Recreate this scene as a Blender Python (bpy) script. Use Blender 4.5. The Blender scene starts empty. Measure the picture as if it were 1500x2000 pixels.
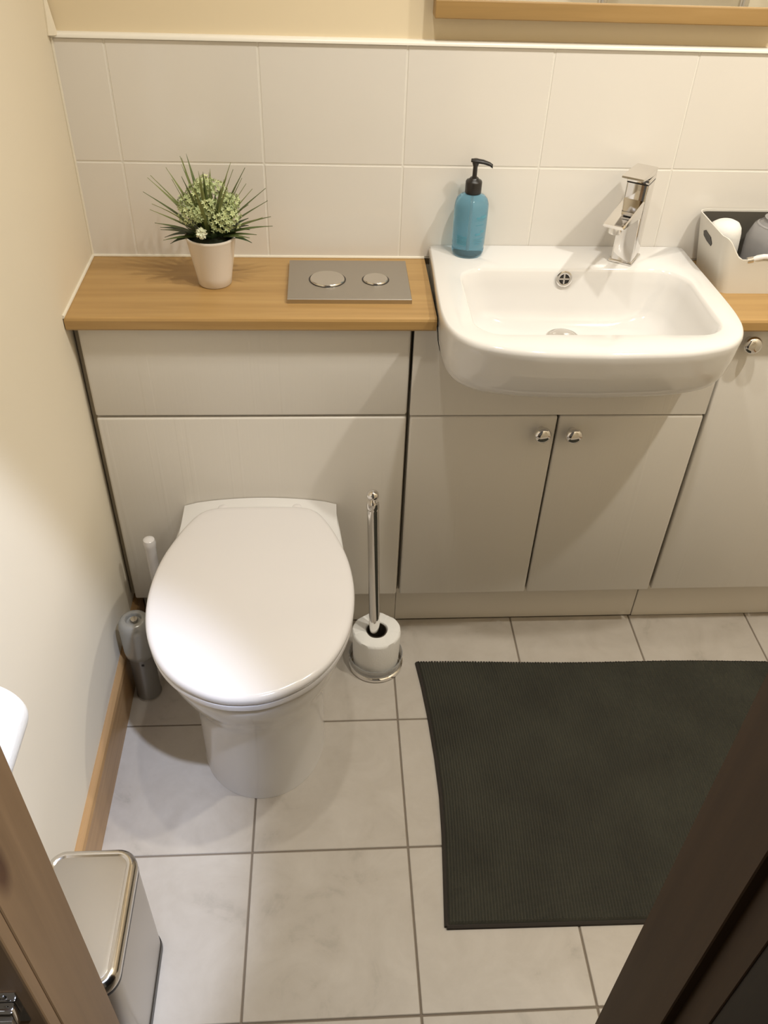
import bpy, bmesh, math, random
from mathutils import Vector, Matrix
random.seed(7)
PI = math.pi
SC = bpy.context.scene
COL = SC.collection

# ------------------------------------------------------------------ camera
yaw, pitch, roll = 0.0811, -0.6979, 0.0412
F = Vector((math.sin(yaw)*math.cos(pitch), math.cos(yaw)*math.cos(pitch), math.sin(pitch)))
R0 = Vector((math.cos(yaw), -math.sin(yaw), 0)); U0 = R0.cross(F)
Rv = math.cos(roll)*R0 + math.sin(roll)*U0
Uv = -math.sin(roll)*R0 + math.cos(roll)*U0
cam_d = bpy.data.cameras.new('camera'); cam = bpy.data.objects.new('camera', cam_d); COL.objects.link(cam)
M = Matrix.Identity(4)
for i in range(3):
    M[i][0], M[i][1], M[i][2] = Rv[i], Uv[i], -F[i]
M[0][3], M[1][3], M[2][3] = 0.4563, -1.3983, 1.5650
cam.matrix_world = M
cam_d.sensor_fit = 'HORIZONTAL'; cam_d.sensor_width = 36; cam_d.lens = 1685.06/1500*36
cam_d.clip_start = 0.02
SC.camera = cam

# ------------------------------------------------------------------ world, view, lamps
w = bpy.data.worlds.new('world'); SC.world = w; w.use_nodes = True
w.node_tree.nodes['Background'].inputs[0].default_value = (1.0, 0.88, 0.72, 1)
w.node_tree.nodes['Background'].inputs[1].default_value = 0.10
vs = SC.view_settings
vs.view_transform = 'Standard'; vs.look = 'None'; vs.exposure = 0.0; vs.gamma = 1; vs.use_curve_mapping = False
WARM = (1.0, 0.965, 0.88)
COOL = (0.66, 0.76, 1.0)

def spot(name, loc, target, watts, col, size_deg, blend, radius):
    l = bpy.data.lights.new(name, 'SPOT'); o = bpy.data.objects.new(name, l); COL.objects.link(o)
    l.energy = watts; l.color = col; l.spot_size = math.radians(size_deg); l.spot_blend = blend; l.shadow_soft_size = radius
    o.location = loc
    d = Vector(target)-Vector(loc); o.rotation_euler = d.to_track_quat('-Z', 'Y').to_euler()
    return o

CEIL = 2.35
DOWN = [((0.48, -0.42), 6.0), ((0.95, -0.50), 12.0), ((1.52, -0.56), 16.5)]
for (lx, ly), wt in DOWN:
    spot('downlight_lamp', (lx, ly, CEIL-0.03), (lx, ly, 0), wt*3.2, WARM, 135, 1.0, 0.028)
spot('hall_lamp', (0.83, -1.34, 2.30), (0.83-0.415, -1.34+0.288, 2.30-0.862), 185, COOL, 27.5, 0.45, 0.03)

# ------------------------------------------------------------------ materials
def srgb(r, g, b):
    f = lambda c: (c/255/12.92) if c/255 <= 0.04045 else ((c/255+0.055)/1.055)**2.4
    return (f(r), f(g), f(b), 1)

def mat(name, col, rough=0.5, metal=0.0, **kw):
    m = bpy.data.materials.new(name); m.use_nodes = True
    b = m.node_tree.nodes['Principled BSDF']
    b.inputs['Base Color'].default_value = col if len(col) == 4 else (*col, 1)
    b.inputs['Roughness'].default_value = rough; b.inputs['Metallic'].default_value = metal
    for k, v in kw.items():
        b.inputs[k.replace('_', ' ')].default_value = v
    m['b'] = 1
    return m

def N(m, t, **kw):
    n = m.node_tree.nodes.new(t)
    for k, v in kw.items():
        setattr(n, k, v)
    return n

def L(m, a, b): m.node_tree.links.new(a, b)

def coords(m, scale=(1, 1, 1), rnd=False, kind='Object'):
    tc = N(m, 'ShaderNodeTexCoord'); mp = N(m, 'ShaderNodeMapping'); mp.inputs['Scale'].default_value = scale
    L(m, tc.outputs[kind], mp.inputs['Vector'])
    if rnd:
        oi = N(m, 'ShaderNodeObjectInfo'); ml = N(m, 'ShaderNodeMath', operation='MULTIPLY'); ml.inputs[1].default_value = 37.0
        L(m, oi.outputs['Random'], ml.inputs[0]); L(m, ml.outputs[0], mp.inputs['Location'])
    return mp.outputs['Vector']

def noise(m, vec, scale=5, detail=4, rough=0.55, dist=0):
    n = N(m, 'ShaderNodeTexNoise'); n.inputs['Scale'].default_value = scale; n.inputs['Detail'].default_value = detail
    n.inputs['Roughness'].default_value = rough; n.inputs['Distortion'].default_value = dist
    L(m, vec, n.inputs['Vector']); return n.outputs['Fac']

def ramp(m, fac, stops):
    r = N(m, 'ShaderNodeValToRGB'); e = r.color_ramp.elements
    e[0].position, e[0].color = stops[0][0], stops[0][1]
    e[1].position, e[1].color = stops[-1][0], stops[-1][1]
    for p, c in stops[1:-1]:
        x = e.new(p); x.color = c
    L(m, fac, r.inputs['Fac']); return r.outputs['Color']

def bump(m, h, strength=0.2, dist=0.001, prev=None):
    b = N(m, 'ShaderNodeBump'); b.inputs['Strength'].default_value = strength; b.inputs['Distance'].default_value = dist
    L(m, h, b.inputs['Height'])
    if prev is not None: L(m, prev, b.inputs['Normal'])
    return b.outputs['Normal']

def bs(m): return m.node_tree.nodes['Principled BSDF']

def paint(name, c1, c2):
    m = mat(name, c1, 0.75); v = coords(m)
    L(m, ramp(m, noise(m, v, 1.6, 3), [(0.3, c1), (0.7, c2)]), bs(m).inputs['Base Color'])
    L(m, bump(m, noise(m, v, 160, 3), 0.12, 0.0006), bs(m).inputs['Normal']); return m
M_wall = paint('cream_paint', (0.79, 0.67, 0.47, 1), (0.81, 0.69, 0.49, 1))
M_lwall = paint('pale_cream_paint', (0.81, 0.73, 0.585, 1), (0.83, 0.75, 0.605, 1))
M_ceil = paint('ceiling_paint', (0.82, 0.80, 0.76, 1), (0.84, 0.82, 0.78, 1))

M_tile = mat('glazed_wall_tile', (0.76, 0.72, 0.665, 1), 0.12)
v = coords(M_tile, rnd=True)
L(M_tile, ramp(M_tile, noise(M_tile, v, 2.5, 3), [(0.3, (0.765, 0.725, 0.67, 1)), (0.7, (0.785, 0.745, 0.69, 1))]), bs(M_tile).inputs['Base Color'])
v2 = coords(M_tile, (3, 1, 60), rnd=True)
n1 = bump(M_tile, noise(M_tile, v, 7, 2), 0.16, 0.002)
L(M_tile, bump(M_tile, noise(M_tile, v2, 3, 2), 0.10, 0.0005, n1), bs(M_tile).inputs['Normal'])
M_grout = mat('white_grout', (0.80, 0.765, 0.70, 1), 0.7)
M_trim = mat('white_tile_trim', (0.86, 0.82, 0.74, 1), 0.3)

M_ftile = mat('stone_floor_tile', (0.4, 0.36, 0.3, 1), 0.42)
v = coords(M_ftile, rnd=True)
na = noise(M_ftile, v, 9, 8, 0.62, 0.8); nb = noise(M_ftile, v, 45, 5, 0.6)
mx = N(M_ftile, 'ShaderNodeMath', operation='MULTIPLY_ADD'); mx.inputs[1].default_value = 0.25
L(M_ftile, nb, mx.inputs[0]); L(M_ftile, na, mx.inputs[2])
L(M_ftile, ramp(M_ftile, mx.outputs[0], [(0.36, (0.375, 0.335, 0.285, 1)), (0.52, (0.475, 0.425, 0.365, 1)), (0.80, (0.53, 0.48, 0.42, 1))]), bs(M_ftile).inputs['Base Color'])
L(M_ftile, bump(M_ftile, nb, 0.15, 0.0008), bs(M_ftile).inputs['Normal'])
M_fgrout = mat('grey_floor_grout', (0.215, 0.175, 0.135, 1), 0.9)

def wood(name, c1, c2, c3, axis='x', rough=0.4, knots=False, sc=1.0):
    m = mat(name, c2, rough)
    s = {'x': (1.2, 26, 26), 'y': (26, 1.2, 26), 'z': (26, 26, 1.2)}[axis]
    s = tuple(q*sc for q in s)
    v = coords(m, s)
    f = noise(m, v, 1.6, 8, 0.6, 0.35)
    c = ramp(m, f, [(0.28, c1), (0.5, c2), (0.72, c3)])
    if knots:
        vo = N(m, 'ShaderNodeTexVoronoi'); vo.inputs['Scale'].default_value = 1.0
        s2 = {'x': (4, 14, 14), 'y': (14, 4, 14), 'z': (9, 9, 3.4)}[axis]
        L(m, coords(m, s2), vo.inputs['Vector'])
        k = ramp(m, vo.outputs['Distance'], [(0.06, (0.35, 0.22, 0.13, 1)), (0.16, (1, 1, 1, 1))])
        mm = N(m, 'ShaderNodeMixRGB', blend_type='MULTIPLY'); mm.inputs[0].default_value = 1
        L(m, c, mm.inputs[1]); L(m, k, mm.inputs[2]); c = mm.outputs[0]
    L(m, c, bs(m).inputs['Base Color'])
    L(m, bump(m, f, 0.12, 0.0008), bs(m).inputs['Normal'])
    return m
M_oak = wood('oak_laminate', (0.35, 0.205, 0.070, 1), (0.43, 0.26, 0.095, 1), (0.49, 0.31, 0.120, 1), 'x', 0.38)
M_oak_e = wood('oak_laminate_edge', (0.30, 0.17, 0.07, 1), (0.36, 0.21, 0.09, 1), (0.40, 0.24, 0.11, 1), 'x', 0.45)
M_skirt = wood('oak_skirting', (0.30, 0.17, 0.07, 1), (0.40, 0.235, 0.10, 1), (0.47, 0.28, 0.13, 1), 'y', 0.4)
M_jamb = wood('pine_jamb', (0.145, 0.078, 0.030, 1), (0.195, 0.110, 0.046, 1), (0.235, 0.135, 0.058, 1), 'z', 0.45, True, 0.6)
M_jambd = wood('shade_toned_pine_jamb', (0.045, 0.024, 0.010, 1), (0.062, 0.035, 0.015, 1), (0.080, 0.045, 0.020, 1), 'z', 0.6, False, 0.6)  # darker copy of the jamb pine, shade of the right side put into colour
M_mframe = wood('oak_mirror_frame', (0.29, 0.175, 0.062, 1), (0.36, 0.220, 0.080, 1), (0.41, 0.255, 0.100, 1), 'x', 0.4)
M_doorw = wood('shade_toned_door', (0.018, 0.014, 0.009, 1), (0.024, 0.018, 0.012, 1), (0.03, 0.022, 0.015, 1), 'z', 0.6)  # near-black tone paints the unlit look of the open door into its colour

M_cab = mat('embossed_white_vinyl', (0.74, 0.70, 0.64, 1), 0.34)
v = coords(M_cab, (70, 70, 1.3), rnd=True)
f1 = noise(M_cab, v, 2.2, 5, 0.6, 0.2)
v = coords(M_cab, (22, 22, 0.35), rnd=True)
f2 = ramp(M_cab, noise(M_cab, v, 1.5, 2), [(0.60, (0, 0, 0, 1)), (0.64, (1, 1, 1, 1))])
n1 = bump(M_cab, f1, 0.22, 0.0008)
L(M_cab, bump(M_cab, f2, 0.25, 0.0008, n1), bs(M_cab).inputs['Normal'])
M_carc = mat('dark_gap_carcass', (0.36, 0.31, 0.23, 1), 0.8)
M_kick = mat('white_plinth', (0.76, 0.71, 0.63, 1), 0.4)

M_cer = mat('white_ceramic', (0.76, 0.74, 0.72, 1), 0.08, Coat_Weight=0.3)
M_pan = mat('white_vitreous_china', (0.74, 0.72, 0.70, 1), 0.10)
M_seat = mat('white_seat_plastic', (0.75, 0.72, 0.71, 1), 0.16)
M_chrome = mat('chrome', (0.78, 0.76, 0.74, 1), 0.06, 1.0)
M_chrome2 = mat('soft_chrome', (0.70, 0.67, 0.63, 1), 0.16, 1.0)
M_steel = mat('brushed_steel', (0.52, 0.49, 0.45, 1), 0.33, 1.0)
v = coords(M_steel, (2, 120, 120)); L(M_steel, bump(M_steel, noise(M_steel, v, 3, 3), 0.08, 0.0004), bs(M_steel).inputs['Normal'])
M_black = mat('black_plastic', (0.018, 0.015, 0.013, 1), 0.35)
M_rubber = mat('black_rubber', (0.02, 0.018, 0.016, 1), 0.7)
M_sil = mat('white_sealant', (0.82, 0.76, 0.64, 1), 0.45)
M_paper = mat('white_tissue_paper', (0.86, 0.84, 0.80, 1), 0.9)
v = coords(M_paper); L(M_paper, bump(M_paper, noise(M_paper, v, 220, 3), 0.5, 0.001), bs(M_paper).inputs['Normal'])
M_card = mat('brown_card_core', (0.06, 0.045, 0.03, 1), 0.9)
M_mirror = mat('mirror_glass', (0.86, 0.87, 0.86, 1), 0.01, 1.0)
M_can = mat('grey_can_paint', (0.27, 0.26, 0.24, 1), 0.3, 0.5)
M_cap = mat('grey_translucent_cap', (0.36, 0.35, 0.32, 1), 0.25, 0.3)
M_potw = mat('white_glazed_pot', (0.80, 0.73, 0.66, 1), 0.25)
M_soil = mat('dark_moss', (0.02, 0.025, 0.012, 1), 0.95)
def leafmat(name, c):
    m = mat(name, c, 0.45); v = coords(m, (1, 1, 1), rnd=True)
    c2 = (c[0]*1.6, c[1]*1.4, c[2]*1.5, 1)
    L(m, ramp(m, noise(m, v, 60, 3), [(0.3, c), (0.7, c2)]), bs(m).inputs['Base Color']); return m
M_leafd = leafmat('dark_green_leaf', (0.028, 0.055, 0.018, 1))
M_leafm = leafmat('mid_green_leaf', (0.075, 0.11, 0.03, 1))
M_leafl = leafmat('olive_green_leaf', (0.15, 0.19, 0.06, 1))
M_flow = leafmat('pale_green_flower', (0.43, 0.52, 0.26, 1))
M_floww = mat('cream_white_flower', (0.80, 0.82, 0.62, 1), 0.6)
M_box = mat('white_box_plastic', (0.70, 0.67, 0.61, 1), 0.4)
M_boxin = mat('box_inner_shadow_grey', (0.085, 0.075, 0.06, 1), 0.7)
M_soap = mat('blue_soap_bottle', (0.36, 0.68, 0.86, 1), 0.04, Transmission_Weight=0.78, IOR=1.30)
M_print = mat('teal_print', (0.09, 0.30, 0.40, 1), 0.4)
M_bag = mat('clear_grey_plastic', (0.62, 0.60, 0.60, 1), 0.15, Transmission_Weight=0.55, IOR=1.3)
M_carpet = mat('dark_hall_carpet', (0.06, 0.05, 0.04, 1), 0.95)

M_rug = mat('charcoal_cotton_rug', (0.05, 0.048, 0.036, 1), 0.95)
v = coords(M_rug)
L(M_rug, ramp(M_rug, noise(M_rug, v, 7, 5), [(0.3, (0.040, 0.038, 0.027, 1)), (0.7, (0.060, 0.058, 0.041, 1))]), bs(M_rug).inputs['Base Color'])
L(M_rug, bump(M_rug, noise(M_rug, v, 500, 3), 0.6, 0.001), bs(M_rug).inputs['Normal'])
M_hem = mat('rug_hem', (0.035, 0.028, 0.022, 1), 0.95)

# ------------------------------------------------------------------ mesh helpers
def obj(name, bm, material, parent=None, smooth=False, loc=None):
    me = bpy.data.meshes.new(name)
    if isinstance(bm, tuple):
        me.from_pydata(bm[0], [], bm[1])
        b2 = bmesh.new(); b2.from_mesh(me); bmesh.ops.recalc_face_normals(b2, faces=b2.faces); b2.to_mesh(me); b2.free()
    else:
        bmesh.ops.recalc_face_normals(bm, faces=bm.faces)
        bm.to_mesh(me); bm.free()
    me.materials.append(material)
    for p in me.polygons: p.use_smooth = bool(smooth)
    if smooth:
        try: me.set_sharp_from_angle(angle=math.radians(smooth if smooth is not True else 40))
        except Exception: pass
    o = bpy.data.objects.new(name, me); COL.objects.link(o)
    if parent: o.parent = parent
    if loc: o.location = loc
    return o

def thing(name, label, cat, loc=(0, 0, 0), rz=0, group=None):
    o = bpy.data.objects.new(name, None); COL.objects.link(o)
    o.empty_display_size = 0.05
    o.location = loc; o.rotation_euler = (0, 0, rz); o['label'] = label; o['category'] = cat
    if group: o['group'] = group
    return o

def tag(o, label, cat, group=None):
    o['label'] = label; o['category'] = cat
    if group: o['group'] = group
    return o

def struct(name, bm, material, parent=None, **kw):
    o = obj(name, bm, material, parent, **kw); o['kind'] = 'structure'; return o

def box(x0, x1, y0, y1, z0, z1, bev=0.0, seg=2, bm=None):
    own = bm is None
    b = bmesh.new()
    r = bmesh.ops.create_cube(b, size=1)
    for vv in b.verts:
        vv.co = Vector((x0+(vv.co.x+.5)*(x1-x0), y0+(vv.co.y+.5)*(y1-y0), z0+(vv.co.z+.5)*(z1-z0)))
    if bev: bmesh.ops.bevel(b, geom=list(b.edges), offset=bev, segments=seg, affect='EDGES', profile=0.5)
    if own: return b
    me = bpy.data.meshes.new('t'); b.to_mesh(me); b.free(); bm.from_mesh(me); bpy.data.meshes.remove(me); return bm

def loft(secs, cap0=True, cap1=True, closed=True):
    n = len(secs[0]); V = [tuple(p) for s in secs for p in s]; Fc = []
    for i in range(len(secs)-1):
        for j in range(n if closed else n-1):
            k = (j+1) % n
            Fc.append((i*n+j, i*n+k, (i+1)*n+k, (i+1)*n+j))
    if cap0: Fc.append(tuple(range(n)))
    if cap1: Fc.append(tuple(range((len(secs)-1)*n, len(secs)*n)))
    return (V, Fc)

def to_bm(vf, bm=None):
    if not isinstance(vf, tuple): return vf
    bm = bm or bmesh.new(); vs_ = [bm.verts.new(p) for p in vf[0]]
    for f in vf[1]:
        try: bm.faces.new([vs_[i] for i in f])
        except ValueError: pass
    return bm

def lathe(prof, n=48, c=(0, 0, 0), cap0=True, cap1=True, sx=1, sy=1):
    return loft([[(c[0]+r*sx*math.cos(2*PI*k/n), c[1]+r*sy*math.sin(2*PI*k/n), c[2]+z) for k in range(n)] for r, z in prof], cap0, cap1)

def tube(pts, rad, n=12):
    pts = [Vector(p) for p in pts]; secs = []
    rads = rad if isinstance(rad, (list, tuple)) else [rad]*len(pts)
    for i, p in enumerate(pts):
        t = (pts[min(i+1, len(pts)-1)]-pts[max(i-1, 0)]).normalized()
        a = Vector((0, 0, 1)) if abs(t.z) < 0.9 else Vector((1, 0, 0))
        u = t.cross(a).normalized(); v_ = t.cross(u)
        secs.append([p+rads[i]*(math.cos(2*PI*k/n)*u+math.sin(2*PI*k/n)*v_) for k in range(n)])
    return loft(secs)

def rrect(x0, x1, y0, y1, rs, z, n=8):
    """rounded rectangle, rs = radii of corners (x0y0, x1y0, x1y1, x0y1)"""
    out = []
    if not isinstance(rs, (list, tuple)): rs = [rs]*4
    cs = [(x0+rs[0], y0+rs[0], PI, rs[0]), (x1-rs[1], y0+rs[1], 1.5*PI, rs[1]), (x1-rs[2], y1-rs[2], 0, rs[2]), (x0+rs[3], y1-rs[3], .5*PI, rs[3])]
    for cx, cy, a0, r in cs:
        for k in range(n+1):
            a = a0+k/n*PI/2; out.append((cx+r*math.cos(a), cy+r*math.sin(a), z))
    return out

def catmull(P, n):
    """resample an open polyline smoothly into n points"""
    P = [Vector((p[0], p[1], 0)) for p in P]
    Q = [2*P[0]-P[1]]+P+[2*P[-1]-P[-2]]; out = []
    for i in range(1, len(Q)-2):
        for k in range(16):
            t = k/16; a, b, c, d = Q[i-1:i+3]
            out.append(0.5*((2*b)+(c-a)*t+(2*a-5*b+4*c-d)*t*t+(3*b-a-3*c+d)*t**3))
    out.append(P[-1])
    ds = [0]
    for i in range(1, len(out)): ds.append(ds[-1]+(out[i]-out[i-1]).length)
    res = []; j = 0
    for k in range(n):
        s = ds[-1]*k/(n-1)
        while j < len(ds)-2 and ds[j+1] < s: j += 1
        t = (s-ds[j])/max(ds[j+1]-ds[j], 1e-9); res.append(out[j].lerp(out[j+1], min(1, t)))
    return res

def sym(half, cx, n=28):
    """half outline from back (x=hw) round to the front centre (x=0); returns the full closed outline (x,y)"""
    h = catmull(half, n)
    right = [(cx+p.x, p.y) for p in h]; left = [(cx-p.x, p.y) for p in reversed(h[:-1])]
    return right+left

# ------------------------------------------------------------------ room shell
YB, YF, XR = 0.2349, -0.93, 1.82
T = 0.10
struct('floor', box(-T, XR+T, YF-0.11, YB+T, -0.10, -0.0025), M_fgrout)
floor = bpy.data.objects['floor']
wb = struct('wall_back', box(-T, XR+T, YB+0.008, YB+T, 0, CEIL), M_wall)
struct('wall_left', box(-T, 0, YF-0.11, YB+0.008, 0, CEIL), M_lwall)
struct('wall_right', box(XR, XR+T, YF-0.11, YB+0.008, 0, CEIL), M_lwall)
XL_J, XR_J = 0.161, 0.839
b = box(0, XL_J-0.032, YF-0.092, YF, 0, CEIL)
box(XR_J+0.032, XR, YF-0.092, YF, 0, CEIL, bm=b)
box(XL_J-0.032, XR_J+0.032, YF-0.092, YF, 2.03, CEIL, bm=b)
struct('wall_front', b, M_lwall)
struct('ceiling', box(-T, XR+T, YF-0.11, YB+T, CEIL, CEIL+0.05), M_ceil)

# wall tiles: two courses above the worktop, each tile a part of the back wall
TW, TX0 = 0.2555, 0.0863
zrows = [(0.8515, 1.0292), (1.0292, 1.2310)]
xs = [0.001]+[TX0+TW*i for i in range(7)]+[XR]
meshes = {}
for (z0, z1) in zrows:
    for i in range(len(xs)-1):
        x0, x1 = xs[i]+0.0011, xs[i+1]-0.0011
        if x1-x0 < 0.01: continue
        key = (round(x1-x0, 4), round(z1-z0, 4))
        if key not in meshes:
            wd, ht = x1-x0, z1-z0-0.0024
            bb = box(-wd/2, wd/2, -0.0, 0.008, -ht/2, ht/2, 0.0012, 1)
            t = obj('tile', bb, M_tile, wb); meshes[key] = t.data
        else:
            t = bpy.data.objects.new('tile', meshes[key]); COL.objects.link(t); t.parent = wb
        t.location = ((x0+x1)/2, YB, (z0+z1)/2)
        t.rotation_euler = (random.uniform(-.0006, .0006), 0, random.uniform(-.0008, .0008))
g = obj('grout_bed', box(0.0005, XR-0.0005, YB+0.0009, YB+0.0079, 0.85, 1.2311), M_grout, wb)
# quadrant trim on top of the tiles
prof = [(0, 0), (-0.0065*0.2, 0), ]
tp = []
for k in range(7):
    a = k/6*PI/2; tp.append((-0.0075*math.cos(a), 0.0075*math.sin(a)))
outl = [(0.012, 0.0)]+[(0.004+y, z) for y, z in tp]+[(0.012, 0.0075)]
struct('trim_1', loft([[(x, YB+y-0.0015, 1.2312+z) for y, z in outl] for x in (0.0, XR)]), M_trim, smooth=30)
# corner sealant fillet between the left wall and the tiles
struct('trim_2', tube([(0.0015, YB-0.001, 0.853), (0.0015, YB-0.001, 1.2305)], 0.0028, 8), M_sil, smooth=True)
struct('trim_3', tube([(0.002, YB-0.002, 1.2352), (0.003, YB-0.002, 1.262), (0.001, YB+0.004, 1.30)], [0.012, 0.007, 0.002], 8), M_lwall, smooth=True)
# sealant beads on the worktop
struct('trim_4', tube([(0.002, YB-0.001, 0.8515), (0.648, YB-0.001, 0.8515)], 0.0032, 8), M_sil, smooth=True)
struct('trim_5', tube([(0.0012, YB-0.002, 0.8515), (0.0012, -0.0215, 0.8515)], 0.0032, 8), M_sil, smooth=True)

# floor tiles
FP = 0.2985
fx = [0.0018+FP*i for i in range(6)]+[XR]; fy = [0.0525, -0.2460, -0.5445, -0.8430, YF]
fm = {}
for i in range(len(fx)-1):
    for j in range(len(fy)-1):
        x0, x1, y1, y0 = fx[i]+0.0018, fx[i+1]-0.0018, fy[j]-0.0018, fy[j+1]+0.0018
        if x1-x0 < 0.01: continue
        if i == 0: x0 = 0.0
        key = (round(x1-x0, 4), round(y1-y0, 4))
        if key not in fm:
            wd, ht = x1-x0, y1-y0
            t = obj('tile', box(-wd/2, wd/2, -ht/2, ht/2, -0.0065, 0, 0.0012, 1), M_ftile, floor); fm[key] = t.data
        else:
            t = bpy.data.objects.new('tile', fm[key]); COL.objects.link(t); t.parent = floor
        t.location = ((x0+x1)/2, (y0+y1)/2, 0)

# skirting on the left wall
sk = [(0, 0), (0.0148, 0), (0.0148, 0.103), (0.012, 0.110), (0.007, 0.1135), (0.0045, 0.115), (0, 0.115)]
struct('baseboard_left', loft([[(x, y, z) for x, z in sk] for y in (0.05, YF)]), M_skirt)
struct('baseboard_right', loft([[(XR-x, y, z) for x, z in sk] for y in (0.05, YF)]), M_skirt)

# ------------------------------------------------------------------ door frame (camera stands in the hall, looking in)
# lining with stop: stop face toward the opening, rebate on the hall side
JY0, JY1 = YF, -1.022
b = box(XL_J-0.032, XL_J, JY1, JY0+0.004, 0, 2.0, 0.0012, 1)
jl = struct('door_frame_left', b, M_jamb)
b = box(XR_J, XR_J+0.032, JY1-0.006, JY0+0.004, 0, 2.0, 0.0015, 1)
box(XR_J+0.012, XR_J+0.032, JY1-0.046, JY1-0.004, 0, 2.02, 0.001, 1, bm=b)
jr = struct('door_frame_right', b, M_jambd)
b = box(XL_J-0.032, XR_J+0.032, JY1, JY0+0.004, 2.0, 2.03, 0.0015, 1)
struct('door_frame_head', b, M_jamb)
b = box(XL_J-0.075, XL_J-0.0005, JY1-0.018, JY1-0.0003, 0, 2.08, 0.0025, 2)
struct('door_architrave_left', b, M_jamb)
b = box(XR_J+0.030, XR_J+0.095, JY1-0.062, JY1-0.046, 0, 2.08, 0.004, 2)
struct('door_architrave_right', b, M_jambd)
# hall floor
struct('floor_hall', box(-0.6, 1.6, -2.3, YF-0.092, -0.05, 0.0), M_carpet)
# catch on the hall face of the left frame
sp = thing('door_catch', 'small chrome catch on the hall face of the left door frame', 'door catch', (0.1340, JY1-0.018, 0.6300), 0)
obj('plate', box(-0.014, 0.014, -0.0025, -0.0002, -0.034, 0.034, 0.0008, 1), M_chrome, sp)
obj('roller_housing', box(-0.0095, 0.0095, -0.014, -0.002, -0.017, 0.015, 0.003, 2), M_chrome, sp, smooth=40)
obj('roller', tube([(-0.008, -0.0155, -0.001), (0.008, -0.0155, -0.001)], 0.0065, 14), M_chrome2, sp, smooth=50)
for zz in (-0.026, 0.025):
    q_ = obj('screw', lathe([(0.0038, 0), (0.0038, 0.0010), (0.0025, 0.0018)], 14), M_chrome2, sp, smooth=True)
    q_.matrix_basis = Matrix.Translation((0, -0.0024, zz)) @ Matrix.Rotation(PI/2, 4, 'X')

# hall door, hinged on the right jamb and opened out into the hall
dr = thing('hall_door', 'wooden door darkened to look shaded, standing open into the hall at the right edge', 'door', (XR_J+0.014, JY1-0.012, 0.006))
obj('door_leaf', box(0.0, 0.038, -0.70, -0.003, 0, 1.97, 0.0015, 1), M_doorw, dr)
for zz in (0.25, 1.75):
    obj('hinge', to_bm(lathe([(0.0055, -0.045), (0.0055, 0.045)], 12, (-0.002, -0.001, zz))), M_chrome2, dr, smooth=True)
hh = obj('door_handle', tube([(-0.002, -0.645, 1.0), (-0.045, -0.645, 1.0), (-0.05, -0.63, 1.0), (-0.05, -0.53, 1.0)], 0.009, 10), M_chrome2, dr, smooth=True)
obj('rose', lathe([(0.026, 0), (0.026, 0.006), (0.02, 0.009)], 24), M_chrome2, hh, smooth=True).matrix_basis = Matrix.Translation((0.0, -0.645, 1.0)) @ Matrix.Rotation(-PI/2, 4, 'Y')

# ------------------------------------------------------------------ fitted furniture
HT, TK = 0.8502, 0.0250
Z1, KH, KR = 0.6312, 0.1391, 0.0514
X0, X1, X2, X3 = 0.0102, 0.6102, 1.2030, 1.805
Zt = HT-TK-0.0015
Gp = 0.0021

def panel(name, x0, x1, z0, z1, parent, bev=0.0048):
    return obj(name, box(x0, x1, 0.0, 0.018, z0, z1, bev, 3), M_cab, parent, smooth=50)

def knob(parent, x, z):
    k = obj('knob', lathe([(0.0078, 0), (0.0065, 0.006), (0.0065, 0.010), (0.0150, 0.0140), (0.0172, 0.0185), (0.0172, 0.0225), (0.0140, 0.0275), (0.0075, 0.0295)], 28), M_chrome, parent, smooth=60)
    k.matrix_basis = Matrix.Translation((x, 0.0, z)) @ Matrix.Rotation(PI/2, 4, 'X')
    return k

cu = thing('toilet_cabinet', 'white woodgrain cistern cabinet behind the toilet, two wide panels', 'cabinet', (0, 0, 0))
obj('carcass', box(0.0025, X1-0.0005, 0.0185, YB-0.002, KH, Zt), M_carc, cu)
panel('top_panel', X0+Gp+0.001, X1-Gp-0.002, Z1+Gp, Zt, cu)
panel('lower_panel', X0+Gp+0.001, X1-Gp-0.002, KH, Z1-Gp, cu)
obj('plinth', box(0.016, X1, KR, KR+0.016, 0.0005, KH, 0.001, 1), M_kick, cu)

cb = thing('basin_cabinet', 'white woodgrain vanity cabinet under the basin with two knobbed doors', 'cabinet', (0, 0, 0))
BCX = 0.912
obj('carcass', box(X1+0.001, X2-0.001, 0.0185, YB-0.002, KH, 0.70), M_carc, cb)
# fascia with the cut-out for the basin
cut = [(0.2592, Zt), (0.2560, 0.798), (0.2513, 0.778), (0.2445, 0.764), (0.2335, 0.753), (0.2150, 0.7468), (0.184, 0.7442), (0.0, 0.7442)]
def cpt(s): return [(BCX+s*(a+0.0012), z-(0.0008 if z < Zt else 0)) for a, z in cut]
ol = [(X1+Gp, Z1+Gp), (X2-Gp, Z1+Gp), (X2-Gp, Zt)]+cpt(1)+list(reversed(cpt(-1)[:-1]))+[(X1+Gp, Zt)]
fb = to_bm(loft([[(x, y, z) for x, z in ol] for y in (0.0, 0.018)]))
obj('fascia_panel', fb, M_cab, cb)
XM = 0.9078
d1 = obj('door', box(X1+Gp+0.001, XM-Gp, 0, 0.018, KH, Z1-Gp, 0.0048, 3), M_cab, cb, smooth=50); knob(d1, 0.8755, 0.5985)
d2 = obj('door', box(XM+Gp, X2-Gp-0.001, 0, 0.018, KH, Z1-Gp, 0.0048, 3), M_cab, cb, smooth=50); knob(d2, 0.9385, 0.5965)
obj('plinth', box(X1+0.0008, X2-0.001, KR, KR+0.016, 0.0005, KH, 0.001, 1), M_kick, cb)

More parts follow.
